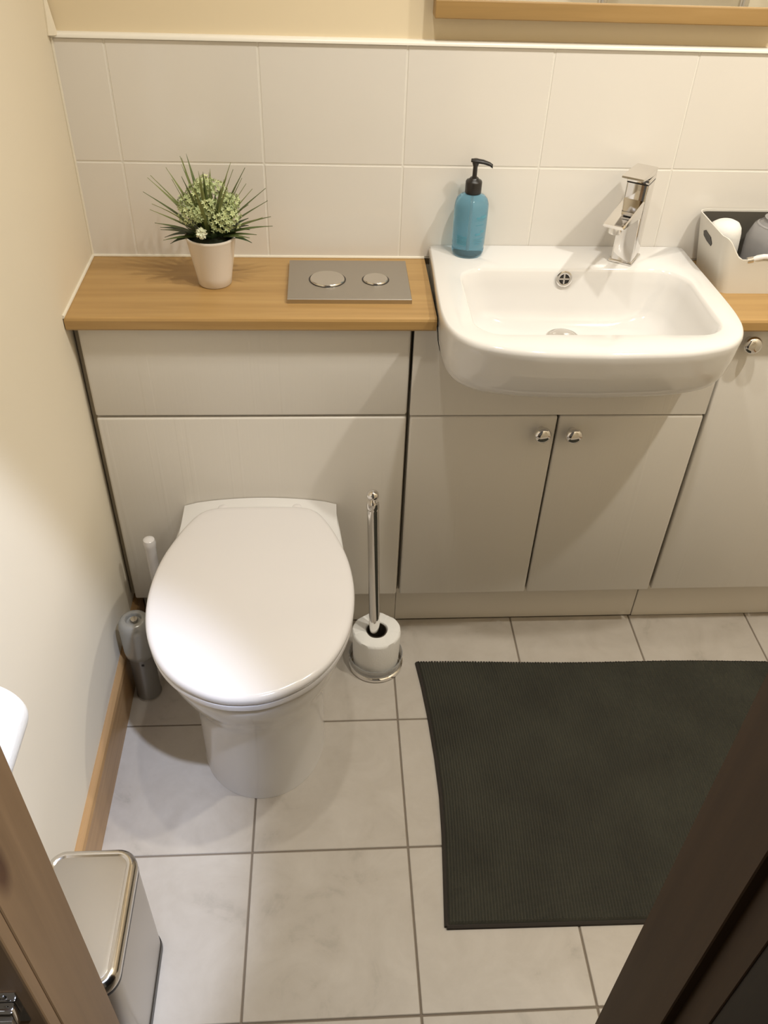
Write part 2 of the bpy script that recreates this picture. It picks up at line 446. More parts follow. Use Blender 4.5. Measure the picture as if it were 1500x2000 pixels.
cr = thing('side_cabinet', 'white woodgrain cabinet right of the basin with one tall knobbed door', 'cabinet', (0, 0, 0))
obj('carcass', box(X2+0.001, XR-0.0165, 0.0215, YB-0.002, KH, Zt), M_carc, cr)
d3 = obj('door', box(X2+0.0045, X2+0.302, 0.003, 0.021, KH, Zt, 0.0035, 3), M_cab, cr, smooth=50)
k = knob(d3, 1.2405, 0.7965); k.location.y = 0.003
d4 = obj('door', box(X2+0.305, X3-0.001, 0.003, 0.021, KH, Zt, 0.0035, 3), M_cab, cr, smooth=50)
obj('plinth', box(X2+0.0005, XR-0.0165, KR-0.002, KR+0.014, 0.0005, KH, 0.001, 1), M_kick, cr)

# worktops with softened front edge
def worktop(name, x0, x1, label):
    y0 = -0.0215
    pr = [(YB-0.0015, HT-TK), (y0+0.003, HT-TK), (y0, HT-TK+0.004), (y0, HT-0.006), (y0+0.002, HT-0.002), (y0+0.006, HT), (YB-0.0015, HT)]
    t = thing(name, label, 'worktop', ((x0+x1)/2, 0, 0))
    obj('board', loft([[(x-(x0+x1)/2, y, z) for y, z in pr] for x in (x0, x1)]), M_oak, t, smooth=25)
    return t
worktop('worktop', 0.0015, 0.6485, 'oak effect worktop over the cistern cabinet, left of the basin')
worktop('worktop', 1.1760, XR-0.001, 'oak effect worktop right of the basin, under the storage box')

# ------------------------------------------------------------------ basin
RIM = 0.878
half = [(0.256, YB-0.001), (0.258, 0.15), (0.262, 0.02), (0.2615, -0.06), (0.252, -0.112), (0.228, -0.148), (0.19, -0.170), (0.12, -0.187), (0.0, -0.1935)]
OUT = sym(half, BCX, 40)
def oscale(hs, yf, rnd=0):
    """scale outline: half width factor and front y"""
    o = []
    for x, y in OUT:
        yy = y
        if y < 0.02:
            t = (0.02-y)/(0.02+0.1935); yy = 0.02-(0.02-yf)*t
        o.append((BCX+(x-BCX)*hs, yy))
    return o
def ring(o, z): return [(x, y, z) for x, y in o]
inner_half_l = None
# inner bowl edge as a closed outline with the same number of points
def resample(P, n, start):
    P = [Vector((a, b, 0)) for a, b in P]; m = len(P)
    ds = [0]
    for i in range(m): ds.append(ds[-1]+(P[(i+1) % m]-P[i]).length)
    res = []
    for k in range(n):
        s = ds[-1]*k/n; j = 0
        while ds[j+1] < s: j += 1
        t = (s-ds[j])/(ds[j+1]-ds[j]); q = P[j].lerp(P[(j+1) % m], t); res.append((q.x, q.y))
    return res
NO = len(OUT)
# closed outer ring: add back edge points so that rings correspond by angle
def byangle(P, n, cx, cy):
    """resample a star-shaped closed outline at n angles about (cx,cy)"""
    res = []; m = len(P)
    for k in range(n):
        a = 2*PI*k/n; dx, dy = math.cos(a), math.sin(a); best = None
        for i in range(m):
            x1_, y1_ = P[i][0]-cx, P[i][1]-cy; x2_, y2_ = P[(i+1) % m][0]-cx, P[(i+1) % m][1]-cy
            den = dx*(y2_-y1_)-dy*(x2_-x1_)
            if abs(den) < 1e-12: continue
            t = (x1_*(y2_-y1_)-y1_*(x2_-x1_))/den; u = (x1_*dy-y1_*dx)/den
            if t > 0 and -1e-6 <= u <= 1+1e-6: best = t if best is None else max(best, t)
        res.append((cx+dx*best, cy+dy*best))
    return res
NA = 160; CX, CY = BCX, 0.045
def rr(x0, x1, y0, y1, r): return [(a, b) for a, b, _ in rrect(x0, x1, y0, y1, r, 0, 10)]
secs = []
def add(o, z): secs.append(ring(byangle(o, NA, CX, CY), z))
# outer body from the underside up, over the rim and down into the bowl
for hs, yf, z in [(0.70, 0.00, 0.7455), (0.82, -0.065, 0.7475), (0.890, -0.112, 0.754), (0.932, -0.145, 0.764), (0.958, -0.164, 0.778), (0.976, -0.177, 0.798), (0.988, -0.186, 0.828), (0.996, -0.1905, 0.855), (1.0, -0.1935, 0.868), (0.998, -0.1925, 0.8735), (0.992, -0.1885, 0.877), (0.985, -0.184, RIM)]:
    add(oscale(hs, yf), z)
def bow(o, back=0.0):
    """bowl outline with a raised overflow bulge at the back"""
    return [(x, y+back*math.exp(-((x-0.915)/0.045)**2) if y > 0.1 else y) for x, y in o]
add(bow(rr(0.698, 1.136, -0.130, 0.132, [0.052, 0.052, 0.06, 0.05]), 0.022), RIM)
add(bow(rr(0.701, 1.133, -0.127, 0.130, [0.050, 0.050, 0.058, 0.05]), 0.020), RIM-0.0015)
add(bow(rr(0.704, 1.129, -0.124, 0.127, [0.050, 0.050, 0.058, 0.05]), 0.014), RIM-0.007)
add(rr(0.708, 1.122, -0.121, 0.123, [0.052]*4), RIM-0.03)
add(rr(0.717, 1.108, -0.115, 0.117, [0.056]*4), RIM-0.075)
add(rr(0.724, 1.096, -0.112, 0.110, [0.060]*4), 0.788)
add(rr(0.742, 1.078, -0.097, 0.099, [0.062]*4), 0.774)
add(rr(0.775, 1.045, -0.065, 0.088, [0.060]*4), 0.7675)
add(rr(0.868, 0.948, 0.020, 0.082, [0.0305]*4), 0.7655)
vf = loft(secs, True, True)
ba = thing('basin', 'white semi-recessed ceramic washbasin set into the vanity cabinet', 'basin', (0, 0, 0))
bo = obj('bowl', vf, M_cer, ba, smooth=60)
dc = (0.906, 0.066)
dr_ = obj('drain_plug', lathe([(0.031, 0.766), (0.0315, 0.7685), (0.029, 0.7705), (0.027, 0.770), (0.026, 0.772), (0.018, 0.7745), (0.0, 0.7752)], 40, (dc[0], dc[1], 0), True, False), M_chrome2, ba, smooth=60)
ov = obj('overflow_ring', lathe([(0.0155, 0), (0.0155, 0.0022), (0.0125, 0.0034), (0.0100, 0.0026), (0.0095, -0.001)], 32, cap1=False), M_chrome, ba, smooth=60)
ov.matrix_basis = Matrix.Translation((0.905, 0.1225, 0.8605)) @ Matrix.Rotation(PI/2-0.12, 4, 'X')
od = obj('overflow_hole', lathe([(0.0099, 0), (0.0099, 0.0008)], 24), M_black, ov)
od.matrix_basis = Matrix.Translation((0, 0, 0.0002))
cb_ = box(-0.0016, 0.0016, -0.0095, 0.0095, 0.001, 0.0028, 0.0004, 1); box(-0.0095, 0.0095, -0.0016, 0.0016, 0.001, 0.0028, 0.0004, 1, bm=cb_)
obj('overflow_cross', cb_, M_chrome, ov)

# ------------------------------------------------------------------ tap (mono mixer turned toward the bowl)
tap = thing('basin_mixer_tap', 'square chrome mixer tap on the rear ledge of the basin', 'tap', (1.032, 0.176, RIM), math.radians(-33))
# local -y is the spout direction
obj('base_flange', box(-0.0235, 0.0235, -0.029, 0.029, 0.0, 0.006, 0.0018, 2), M_chrome, tap, smooth=50)
body = loft([rrect(-0.0205, 0.0205, -0.0265, 0.0265, 0.004, 0.006, 4), rrect(-0.0205, 0.0205, -0.0245, 0.0265, 0.004, 0.09, 4), rrect(-0.0205, 0.0205, -0.0225, 0.0265, 0.004, 0.150, 4)])
obj('body', body, M_chrome, tap, smooth=50)
# spout: flat slab, tapering, tilted slightly up
sps = []
for y, z0, z1, hw in [(-0.018, 0.088, 0.1230, 0.0200), (-0.05, 0.094, 0.1195, 0.0200), (-0.09, 0.0995, 0.1150, 0.0198), (-0.130, 0.1030, 0.1105, 0.0195), (-0.1345, 0.1045, 0.1095, 0.0185)]:
    r = 0.0022
    sps.append([(-hw, y, z0+r), (-hw+r, y, z0), (hw-r, y, z0), (hw, y, z0+r), (hw, y, z1-r), (hw-r, y, z1), (-hw+r, y, z1), (-hw, y, z1-r)])
spo = obj('spout', loft(sps), M_chrome, tap, smooth=35)
obj('aerator', lathe([(0.0115, 0.090), (0.0120, 0.092), (0.0120, 0.104)], 24, (0, -0.114, 0)), M_chrome2, spo, smooth=50)
# lever handle: cap on the body with a long flat paddle
hb = box(-0.0205, 0.0205, -0.0215, 0.0265, 0.1515, 0.160, 0.0012, 2)
hd = obj('handle', hb, M_chrome, tap, smooth=50)
hs_ = []
for y, zc, th, hw in [(0.0265, 0.1655, 0.0110, 0.0200), (0.0, 0.1665, 0.0115, 0.0205), (-0.03, 0.1685, 0.0085, 0.0208), (-0.062, 0.1715, 0.0050, 0.0208), (-0.066, 0.172, 0.0035, 0.0198)]:
    r = 0.0012; z0, z1 = zc-th/2, zc+th/2
    hs_.append([(-hw, y, z0+r), (-hw+r, y, z0), (hw-r, y, z0), (hw, y, z0+r), (hw, y, z1-r), (hw-r, y, z1), (-hw+r, y, z1), (-hw, y, z1-r)])
obj('lever', loft(hs_), M_chrome, hd, smooth=35)
obj('handle_seam', box(-0.0198, 0.0198, -0.0215, 0.0258, 0.1498, 0.1518), M_black, hd)

# ------------------------------------------------------------------ soap bottle
sb = thing('soap_bottle', 'clear blue liquid soap bottle with black pump on the left basin ledge', 'bottle', (0.7270, 0.1975, RIM))
bt = obj('bottle_body', lathe([(0.0, 0.0), (0.024, 0.0), (0.0285, 0.002), (0.0305, 0.007), (0.031, 0.014), (0.0298, 0.017), (0.0312, 0.022), (0.0318, 0.060), (0.0320, 0.091), (0.0312, 0.099), (0.0285, 0.1065), (0.0225, 0.1125), (0.0150, 0.1152), (0.0125, 0.117), (0.0, 0.117)], 48, cap0=False, cap1=False), M_soap, sb, smooth=60)
obj('dip_tube', to_bm(lathe([(0.0022, 0.008), (0.0022, 0.115)], 8)), M_bag, bt, smooth=True)
pm = obj('pump_collar', lathe([(0.0145, 0.1165), (0.0152, 0.118), (0.0152, 0.137), (0.0140, 0.1395), (0.009, 0.142), (0.0075, 0.1445)], 32), M_black, sb, smooth=40)
ps = lathe([(0.0048, 0.1440), (0.0042, 0.148), (0.0042, 0.164), (0.006, 0.169), (0.0065, 0.1745), (0.0055, 0.1775)], 20)
pb = to_bm(ps)
noz = []
for x, z, ww, hh_ in [(-0.0085, 0.1745, 0.0050, 0.0030), (0.0, 0.1745, 0.0068, 0.0040), (0.014, 0.1735, 0.0058, 0.0038), (0.026, 0.1705, 0.0045, 0.0034), (0.0315, 0.1670, 0.0036, 0.0036)]:
    noz.append([(x, ww*math.cos(2*PI*q/12), z+hh_*math.sin(2*PI*q/12)) for q in range(12)])
pb = to_bm(loft(noz), pb)
obj('pump_head', pb, M_black, sb, smooth=40).rotation_euler = (0, 0, math.radians(-14))
# printed label: illegible teal lines on the face of the bottle
def arc_patch(a0, a1, z0, z1, r, parent, name, material):
    n = 10
    V = []
    for rr_ in (r, r+0.0003):
        for zz in (z0, z1):
            for q in range(n+1):
                a = math.radians(a0+(a1-a0)*q/n); V.append((rr_*math.sin(a), -rr_*math.cos(a), zz))
    m1 = n+1; Fc = []
    for q in range(n):
        Fc += [(q, q+1, m1+q+1, m1+q), (2*m1+q, 2*m1+q+1, 3*m1+q+1, 3*m1+q), (q, q+1, 2*m1+q+1, 2*m1+q), (m1+q, m1+q+1, 3*m1+q+1, 3*m1+q)]
    Fc += [(0, m1, 3*m1, 2*m1), (n, m1+n, 3*m1+n, 2*m1+n)]
    return obj(name, (V, Fc), material, parent)
for a0, a1, z0, z1 in [(4, 18, 0.0775, 0.0815), (20, 44, 0.0780, 0.0835), (0, 40, 0.0748, 0.0756), (4, 34, 0.066, 0.0668), (4, 24, 0.047, 0.0505), (24, 40, 0.051, 0.0555), (-2, 38, 0.0398, 0.0406), (2, 30, 0.0362, 0.0370), (0, 36, 0.0326, 0.0334), (6, 24, 0.0288, 0.0296)]+[(-60, -24, 0.027+0.0026*q, 0.0282+0.0026*q) for q in range(7)]:
    arc_patch(a0+8, a1+8, z0, z1, 0.0320, bt, 'label_print', M_print)

# ------------------------------------------------------------------ flush plate
fp = thing('flush_plate', 'brushed steel dual flush plate with two round buttons on worktop', 'flush plate', (0.4955, 0.1185, HT))
fb = loft([[(x, y, z) for x, y in [(-w_, -d_), (w_, -d_), (w_, d_), (-w_, d_)]] for w_, d_, z in [(0.1125, 0.083, 0.0), (0.1125, 0.083, 0.0080), (0.1117, 0.0822, 0.0090)]])
obj('plate', fb, M_steel, fp)
for bx, r in ((-0.040, 0.0325), (0.050, 0.0235)):
    obj('button_groove', lathe([(r+0.0022, 0.0088), (r+0.0022, 0.0094), (r-0.0002, 0.0094)], 48, (bx, -0.002, 0), True, True), M_black, fp)
    pf = [(r, 0.0090), (r, 0.0105), (r-0.0015, 0.0120)]+[(r*(1-0.09*k)-0.0015, 0.0120-0.0022*math.sin(min(1, k/9)*PI/2)) for k in range(1, 10)]+[(0.0, 0.0096)]
    obj('button', lathe(pf, 48, (bx, -0.002, 0), True, False), M_chrome2, fp, smooth=50)

# ------------------------------------------------------------------ potted plant
pl = thing('potted_plant', 'small artificial plant with pale flowers in a white pot', 'plant', (0.2475, 0.1200, HT))
obj('pot', lathe([(0.0, 0.0), (0.0285, 0.0), (0.0305, 0.002), (0.0325, 0.018), (0.0440, 0.084), (0.0452, 0.0875), (0.0462, 0.0905), (0.0455, 0.0925), (0.0435, 0.0925), (0.0425, 0.089), (0.041, 0.078)], 48, cap0=False, cap1=False), M_potw, pl, smooth=50)
obj('moss', lathe([(0.041, 0.078), (0.036, 0.088), (0.022, 0.094), (0.0, 0.096)], 24, cap0=True, cap1=False), M_soil, pl, smooth=True)
def blade(az, el, ln, wd, curl, material, r0=0.008, base=0.088):
    """a folded tapering leaf arching from the pot"""
    n = 7; V = []
    d = Vector((math.cos(az), math.sin(az), 0)); side = Vector((-math.sin(az), math.cos(az), 0))
    p = d*r0+Vector((0, 0, base)); e = el
    for k in range(n+1):
        t = k/n; wk = wd*math.sin(PI*min(1, 0.18+0.82*t)**1.0)*(1-t*0.25) if t < 1 else 0.0002
        up = Vector((0, 0, 1))*math.cos(e)-d*math.sin(e)
        V += [tuple(p-side*wk+up*wk*0.35), tuple(p-up*0.0004), tuple(p+side*wk+up*wk*0.35), tuple(p+up*0.0006)]
        p = p+(d*math.cos(e)+Vector((0, 0, 1))*math.sin(e))*ln/n; e -= curl/n
    Fc = []
    for k in range(n):
        a = 4*k
        for q in range(4): Fc.append((a+q, a+(q+1) % 4, a+4+(q+1) % 4, a+4+q))
    return obj('leaf', (V, Fc), material, pl, smooth=True)
rnd = random.Random(11)
for k in range(24):                                    # dark broad leaves around the rim
    az = 2*PI*k/24+rnd.uniform(-.12, .12)
    if abs(math.sin(az)) > 0.6 and math.sin(az) > 0: ln = 0.05
    else: ln = rnd.uniform(0.05, 0.072)
    e0 = rnd.uniform(0.12, 0.75)
    if math.sin(az) < -0.45: e0 = rnd.uniform(0.7, 1.1); ln *= 0.7
    blade(az, e0, ln, rnd.uniform(0.008, 0.0125), rnd.uniform(-.1, .6), M_leafd, 0.018)
for az, el, ln in [(0.08, 0.16, 0.098), (0.25, 0.26, 0.100), (-0.15, 0.12, 0.07), (3.05, 0.10, 0.075), (3.3, 0.35, 0.085), (-2.8, 0.05, 0.07), (-0.5, 0.2, 0.07)]:
    blade(az, el+0.12, ln, 0.0066, 0.25, M_leafm, 0.015)
for k in range(22):                                    # slim grass blades in a fan
    az = rnd.uniform(0, 2*PI); el = rnd.uniform(0.75, 1.5)
    if math.sin(az) > 0.5: el = max(el, 1.15)
    blade(az, el, rnd.uniform(0.10, 0.142), rnd.uniform(0.0030, 0.0050), rnd.uniform(-.05, .35), rnd.choice([M_leafm, M_leafl, M_leafl]), 0.010)
for az, el, ln in [(3.0, 0.66, 0.128), (2.9, 0.82, 0.136), (3.25, 0.98, 0.138), (3.2, 0.55, 0.105), (0.1, 0.62, 0.115), (0.2, 0.75, 0.125), (-0.2, 0.5, 0.10), (2.8, 1.1, 0.13), (-1.5, 1.4, 0.13), (0.4, 1.1, 0.13), (-0.9, 1.2, 0.13), (-2.2, 1.25, 0.13)]:
    blade(az, el, ln, 0.0050, 0.12, rnd.choice([M_leafm, M_leafl]), 0.008)
def floret_ball(c, r, nf, material, petal=0.0042):
    bm = bmesh.new()
    for i in range(nf):
        a = i*2.39996; zz = 1-2*(i+0.5)/nf; rad = math.sqrt(max(0, 1-zz*zz))
        nrm = Vector((rad*math.cos(a), rad*math.sin(a), zz))
        if nrm.z < -0.75: continue
        p0 = Vector(c)+nrm*r*rnd.uniform(0.72, 1.08)
        u = nrm.orthogonal().normalized(); v_ = nrm.cross(u); ph = rnd.uniform(0, 6)
        ctr = bm.verts.new(p0-nrm*0.002)
        for q in range(5):
            aa = ph+q*2*PI/5; dd = math.cos(aa)*u+math.sin(aa)*v_; ss = nrm.cross(dd)
            a1 = bm.verts.new(p0+dd*petal*0.6+ss*petal*0.32+nrm*0.0008); a2 = bm.verts.new(p0+dd*petal*1.1+nrm*0.0016); a3 = bm.verts.new(p0+dd*petal*0.6-ss*petal*0.32+nrm*0.0008)
            bm.faces.new((ctr, a1, a2, a3))
    return obj('flower_cluster', bm, material, pl)
for c, r in [((-0.030, -0.012, 0.132), 0.017), ((-0.036, 0.004, 0.145), 0.015), ((-0.018, 0.010, 0.160), 0.018), ((-0.004, 0.014, 0.172), 0.016), ((0.016, 0.008, 0.165), 0.018), ((0.030, -0.004, 0.140), 0.018), ((0.038, -0.016, 0.128), 0.018), ((0.022, -0.024, 0.124), 0.019), ((0.004, -0.018, 0.148), 0.015), ((-0.014, -0.024, 0.138), 0.012), ((0.040, 0.006, 0.148), 0.014)]:
    floret_ball(c, r*1.12, 54, M_flow, 0.0050)
    obj('stem', tube([(c[0]*0.3, c[1]*0.3, 0.088), (c[0]*0.8, c[1]*0.8, c[2]-r*0.6), c], 0.0014, 6), M_leafm, pl, smooth=True)
wf = floret_ball((-0.010, -0.045, 0.112), 0.007, 9, M_floww, 0.0080); wf['label'] = 'small cream white flower at the front'

# ------------------------------------------------------------------ storage box and what is in it
bx = thing('storage_box', 'white plastic storage box with slot handle on worktop beside the basin', 'storage box', (1.303, 0.155, HT))
hx, hy, hz = 0.120, 0.074, 0.108
# extra points along the front edge for the dip
def brect2(z, t=0.0):
    f = 0.018*z/hz; x0, x1 = -hx+0.012-f+t, hx-0.012+f-t; y0, y1 = -hy+0.004-f*0.2+t, hy-0.004+f*0.2-t; r = max(0.018-t, 0.004)
    base = rrect(x0, x1, y0, y1, r, 0, 6); out = []
    front = [(x0+r+(x1-x0-2*r)*k/24, y0, 0) for k in range(1, 24)]
    side = [(x0, y1-r-(y1-y0-2*r)*k/8, 0) for k in range(1, 8)]
    pts = base[:7]+front+base[7:]+side
    for x, y, _ in pts:
        zz = z
        if z > hz*0.45:
            u = min(1, max(0, (x-x0-0.002)/0.042)); v_ = min(1, max(0, (x1-0.002-x)/0.042)); s = min(u, v_); s = s*s*(3-2*s)
            q = min(1, max(0, (-y-0.03)/0.03)); zz = z-0.040*((z/hz-0.45)/0.55)*s*q
        out.append((x, y, zz))
    return out
vf = loft([brect2(0.0)]+[brect2(hz*k/6) for k in range(1, 7)]+[brect2(hz, 0.0025)]+[brect2(hz*k/6, 0.0025) for k in range(5, 0, -1)]+[brect2(0.003, 0.0025)])
bo_ = obj('box_body', vf, M_box, bx, smooth=40)
obj('box_inner_shade', loft([brect2(hz-0.004, 0.0028)]+[brect2(hz*k/6, 0.0028) for k in range(5, 0, -1)]+[brect2(0.0035, 0.0028)], False, True), M_boxin, bx, smooth=40)  # dark skin over the inner walls, paints the shade inside the white box
# slot handle on the left end: dark recess with raised lip
sl = [(-0.014, 0.074), (-0.006, 0.083), (0.022, 0.086), (0.032, 0.081), (0.030, 0.073), (0.012, 0.069), (-0.010, 0.068)]
def xs_at(z): return -hx+0.012-0.018*z/hz
obj('handle_slot', loft([[(xs_at(z)+off, y, z) for y, z in sl] for off in (-0.0012, 0.0008)]), M_black, bx)
# contents
pr_ = thing('paper_roll', 'white paper roll standing inside the storage box', 'paper roll', (1.2265, 0.172, HT+0.0045))
pr_.rotation_euler = (0, math.radians(-8.5), 0)
obj('roll', lathe([(0.024, 0), (0.026, 0.002), (0.031, 0.078), (0.030, 0.088), (0.026, 0.096), (0.018, 0.101), (0.0, 0.103)], 40, cap1=False), M_paper, pr_, smooth=50)
jg = thing('plastic_bottle', 'clear grey plastic bottle standing in the storage box', 'plastic bottle', (1.310, 0.158, HT+0.0035))
jb = obj('bottle_shell', lathe([(0.0, 0), (0.040, 0.0), (0.049, 0.006), (0.052, 0.03), (0.052, 0.075), (0.043, 0.098), (0.030, 0.106), (0.028, 0.110), (0.029, 0.114), (0.0, 0.117)], 40, cap0=False, cap1=False), M_bag, jg, smooth=45)
obj('ridge', lathe([(0.036, 0.1005), (0.039, 0.1015), (0.036, 0.1035)], 40, cap0=False, cap1=False), M_bag, jg, smooth=True)
br = thing('white_rod', 'thin white rod with silver end lying along the dipped front of the storage box', 'rod', (1.280, 0.083, HT+0.0735))
obj('handle', tube([(-0.037, 0.003, -0.006), (-0.030, 0.002, -0.003), (-0.02, 0.001, 0.0), (0.07, 0.0, 0.0)], [0.0045, 0.0055, 0.0052, 0.0050], 12), M_seat, br, smooth=50)
obj('collar', tube([(-0.047, 0.004, -0.009), (-0.037, 0.003, -0.006)], [0.006, 0.0058], 12), M_chrome2, br, smooth=50)

# ------------------------------------------------------------------ mirror
mr = thing('wall_mirror', 'oak framed mirror on the wall above the basin', 'mirror', (0.937, YB+0.008, 1.276))
mw, mh, md = 0.300, 0.62, 0.036
def rail(name, x0, x1, z0, z1, axis):
    m_ = M_mframe
    return obj(name, box(x0, x1, -md, -0.001, z0, z1, 0.002, 2), m_, mr)
rail('bottom_rail', -mw, mw, 0, 0.028, 'x'); rail('top_rail', -mw, mw, mh-0.028, mh, 'x')
rail('side_rail', -mw, -mw+0.028, 0.028, mh-0.028, 'z'); rail('side_rail', mw-0.028, mw, 0.028, mh-0.028, 'z')
obj('glass', box(-mw+0.028, mw-0.028, -md+0.004, -md+0.010, 0.028, mh-0.028), M_mirror, mr)
# towel rail on the front wall right of the doorway, seen only in the mirror
tr = thing('towel_rail', 'chrome ladder towel rail on the front wall, seen in the mirror', 'towel rail', (1.42, YF, 0.80))
for s in (-0.20, 0.20):
    obj('upright', tube([(s, 0.06, 0), (s, 0.06, 0.75)], 0.014, 12), M_chrome2, tr, smooth=True)
    obj('bracket', tube([(s, 0.0005, 0.68), (s, 0.06, 0.68)], 0.008, 8), M_chrome2, tr, smooth=True)
    obj('bracket', tube([(s, 0.0005, 0.08), (s, 0.06, 0.08)], 0.008, 8), M_chrome2, tr, smooth=True)
for k in range(9):
    obj('rung', tube([(-0.2, 0.06, 0.05+k*0.08), (0.2, 0.06, 0.05+k*0.08)], 0.009, 10), M_chrome2, tr, smooth=True)
M_towel = mat('grey_towel', (0.30, 0.29, 0.27, 1), 0.95)

# ------------------------------------------------------------------ toilet
TCX = 0.3120
to = thing('toilet', 'white back to wall toilet with closed lid', 'toilet', (TCX, 0, 0))
def egg(hw, yf, hb, yb=-0.002, yc=-0.285, n=36, flat=0.0, pw=2.0):
    """outline about x=0: front half superellipse, back half eases to half width hb at yb"""
    h = []
    for k in range(n+1):
        t = k/n                                       # back -> widest
        y = yb+(yc-yb)*t; s = t*t*(3-2*t); h.append((hb+(hw-hb)*math.sin(t*PI/2)**0.9, y))
    for k in range(1, n+1):
        a = k/n*PI/2; h.append((hw*abs(math.cos(a))**(2/pw), yc+(yf-yc)*abs(math.sin(a))**(2/pw)))
    right = h; left = [(-x, y) for x, y in reversed(h[:-1])]
    return right+left
def eggring(z, *a, **k): return [(x, y, z) for x, y in egg(*a, **k)]
ps_ = []
for z, hw, yf, hb in [(0.0005, 0.126, -0.430, 0.122), (0.02, 0.1245, -0.427, 0.122), (0.12, 0.125, -0.428, 0.122), (0.18, 0.127, -0.432, 0.123), (0.225, 0.132, -0.441, 0.126), (0.265, 0.143, -0.458, 0.131), (0.305, 0.158, -0.480, 0.139), (0.345, 0.170, -0.499, 0.147), (0.375, 0.176, -0.510, 0.153), (0.392, 0.178, -0.514, 0.156), (0.398, 0.176, -0.512, 0.155), (0.400, 0.171, -0.507, 0.151)]:
    ps_.append(eggring(z, hw, yf, hb))
pan = obj('pan', loft(ps_), M_pan, to, smooth=60)
# rear deck between the seat and the cabinet, slightly crowned
dk = []
for y, dz, hw in [(-0.0015, 0.004, 0.157), (-0.028, 0.0035, 0.157), (-0.050, 0.0015, 0.1575), (-0.09, 0.0, 0.1585), (-0.14, -0.005, 0.156), (-0.17, -0.010, 0.150)]:
    s = []
    for k in range(13):
        u = -1+2*k/12; s.append((u*hw*(1.0), y, 0.4115+dz+{-0.0015: 0.0165, -0.028: 0.0150, -0.050: 0.006}.get(y, 0.002)*(1-u*u)-(0.003 if abs(u) > .99 else 0)))
    s += [(hw, y, 0.395), (-hw, y, 0.395)]
    dk.append(s)
obj('deck', loft(dk), M_pan, pan, smooth=50)
seat_h = [(0.0, -0.034), (0.055, -0.0345), (0.095, -0.039), (0.118, -0.052), (0.136, -0.080), (0.155, -0.122), (0.173, -0.175), (0.183, -0.225), (0.187, -0.280), (0.183, -0.337), (0.170, -0.390), (0.146, -0.440), (0.111, -0.480), (0.067, -0.508), (0.030, -0.5205), (0.0, -0.523)]
hc = catmull(seat_h, 60)
SO = [(p.x, p.y) for p in hc]+[(-p.x, p.y) for p in reversed(hc[1:-1])]
def inset(o, d, cy=-0.28):
    res = []; n = len(o)
    for i in range(n):
        a = Vector(o[i-1]); b_ = Vector(o[(i+1) % n]); t = (b_-a).normalized(); nn = Vector((-t.y, t.x))
        if nn.dot(Vector((-o[i][0], cy-o[i][1]))) < 0: nn = -nn
        res.append((o[i][0]+nn.x*d, o[i][1]+nn.y*d))
    return res
def sring(d, z, crown=0.0):
    return [(x*(1-d/0.19), -0.27+(y+0.27)*(1-d/0.25), z) for x, y in SO]
seat = obj('seat', loft([sring(0.006, 0.4035), sring(0.002, 0.4055), sring(0.001, 0.411), sring(0.002, 0.416), sring(0.006, 0.4175)]), M_seat, to, smooth=50)
lid = obj('lid', loft([sring(0.006, 0.4200), sring(0.0015, 0.4215), sring(0.0, 0.4255), sring(0.0, 0.4305), sring(0.0015, 0.4345), sring(0.0045, 0.4375), sring(0.009, 0.4392), sring(0.018, 0.4402), sring(0.05, 0.4412), sring(0.09, 0.4418)]), M_seat, to, smooth=60)
for s in (-0.075, 0.075):
    obj('hinge', to_bm(lathe([(0.010, 0.414), (0.010, 0.4265), (0.008, 0.428)], 20, (s, -0.026, 0))), M_seat, to, smooth=50)

# ------------------------------------------------------------------ pole holder and roll right of the toilet
hp = thing('toilet_roll_holder', 'chrome pole with ball finial on round chrome foot right of toilet', 'roll holder', (0.5575, -0.0830, 0))
obj('foot', lathe([(0.060, 0.0005), (0.063, 0.003), (0.063, 0.010), (0.0595, 0.013), (0.057, 0.0135), (0.057, 0.009), (0.0, 0.009)], 56, cap0=True, cap1=False), M_chrome, hp, smooth=40)
ww = []
for r, z in [(0.0575, 0.0125), (0.0605, 0.0140), (0.0615, 0.034), (0.0620, 0.0355), (0.0602, 0.0355), (0.0592, 0.0150)]:
    ww.append((r, z))
M_acr = mat('clear_acrylic', (0.80, 0.79, 0.77, 1), 0.08, Transmission_Weight=0.75, IOR=1.45)
obj('cup_wall', lathe(ww, 56, cap0=False, cap1=False), M_acr, hp, smooth=40)
def lean(z): return (-0.0010-0.0165*(z/0.5), -0.006+0.010*(z/0.5), z)
obj('pole', tube([lean(0.009), lean(0.12), lean(0.30), lean(0.465)], 0.0120, 24), M_chrome, hp, smooth=50)
pc = obj('pole_collar', tube([lean(0.4645), lean(0.468), lean(0.470), lean(0.481), lean(0.483)], [0.0120, 0.0128, 0.0130, 0.0122, 0.008], 24), M_chrome, hp, smooth=50)
c = lean(0.4985)
obj('finial', lathe([(0.006, -0.017)]+[(0.0122*math.cos(a), 0.0122*math.sin(a)) for a in [(-0.9+k*0.27) for k in range(10)]], 28, c, True, True), M_chrome, hp, smooth=60)
fr = thing('toilet_roll', 'white toilet roll standing on end round the foot of the chrome pole', 'toilet roll', (0.5575, -0.0830, 0.0142))
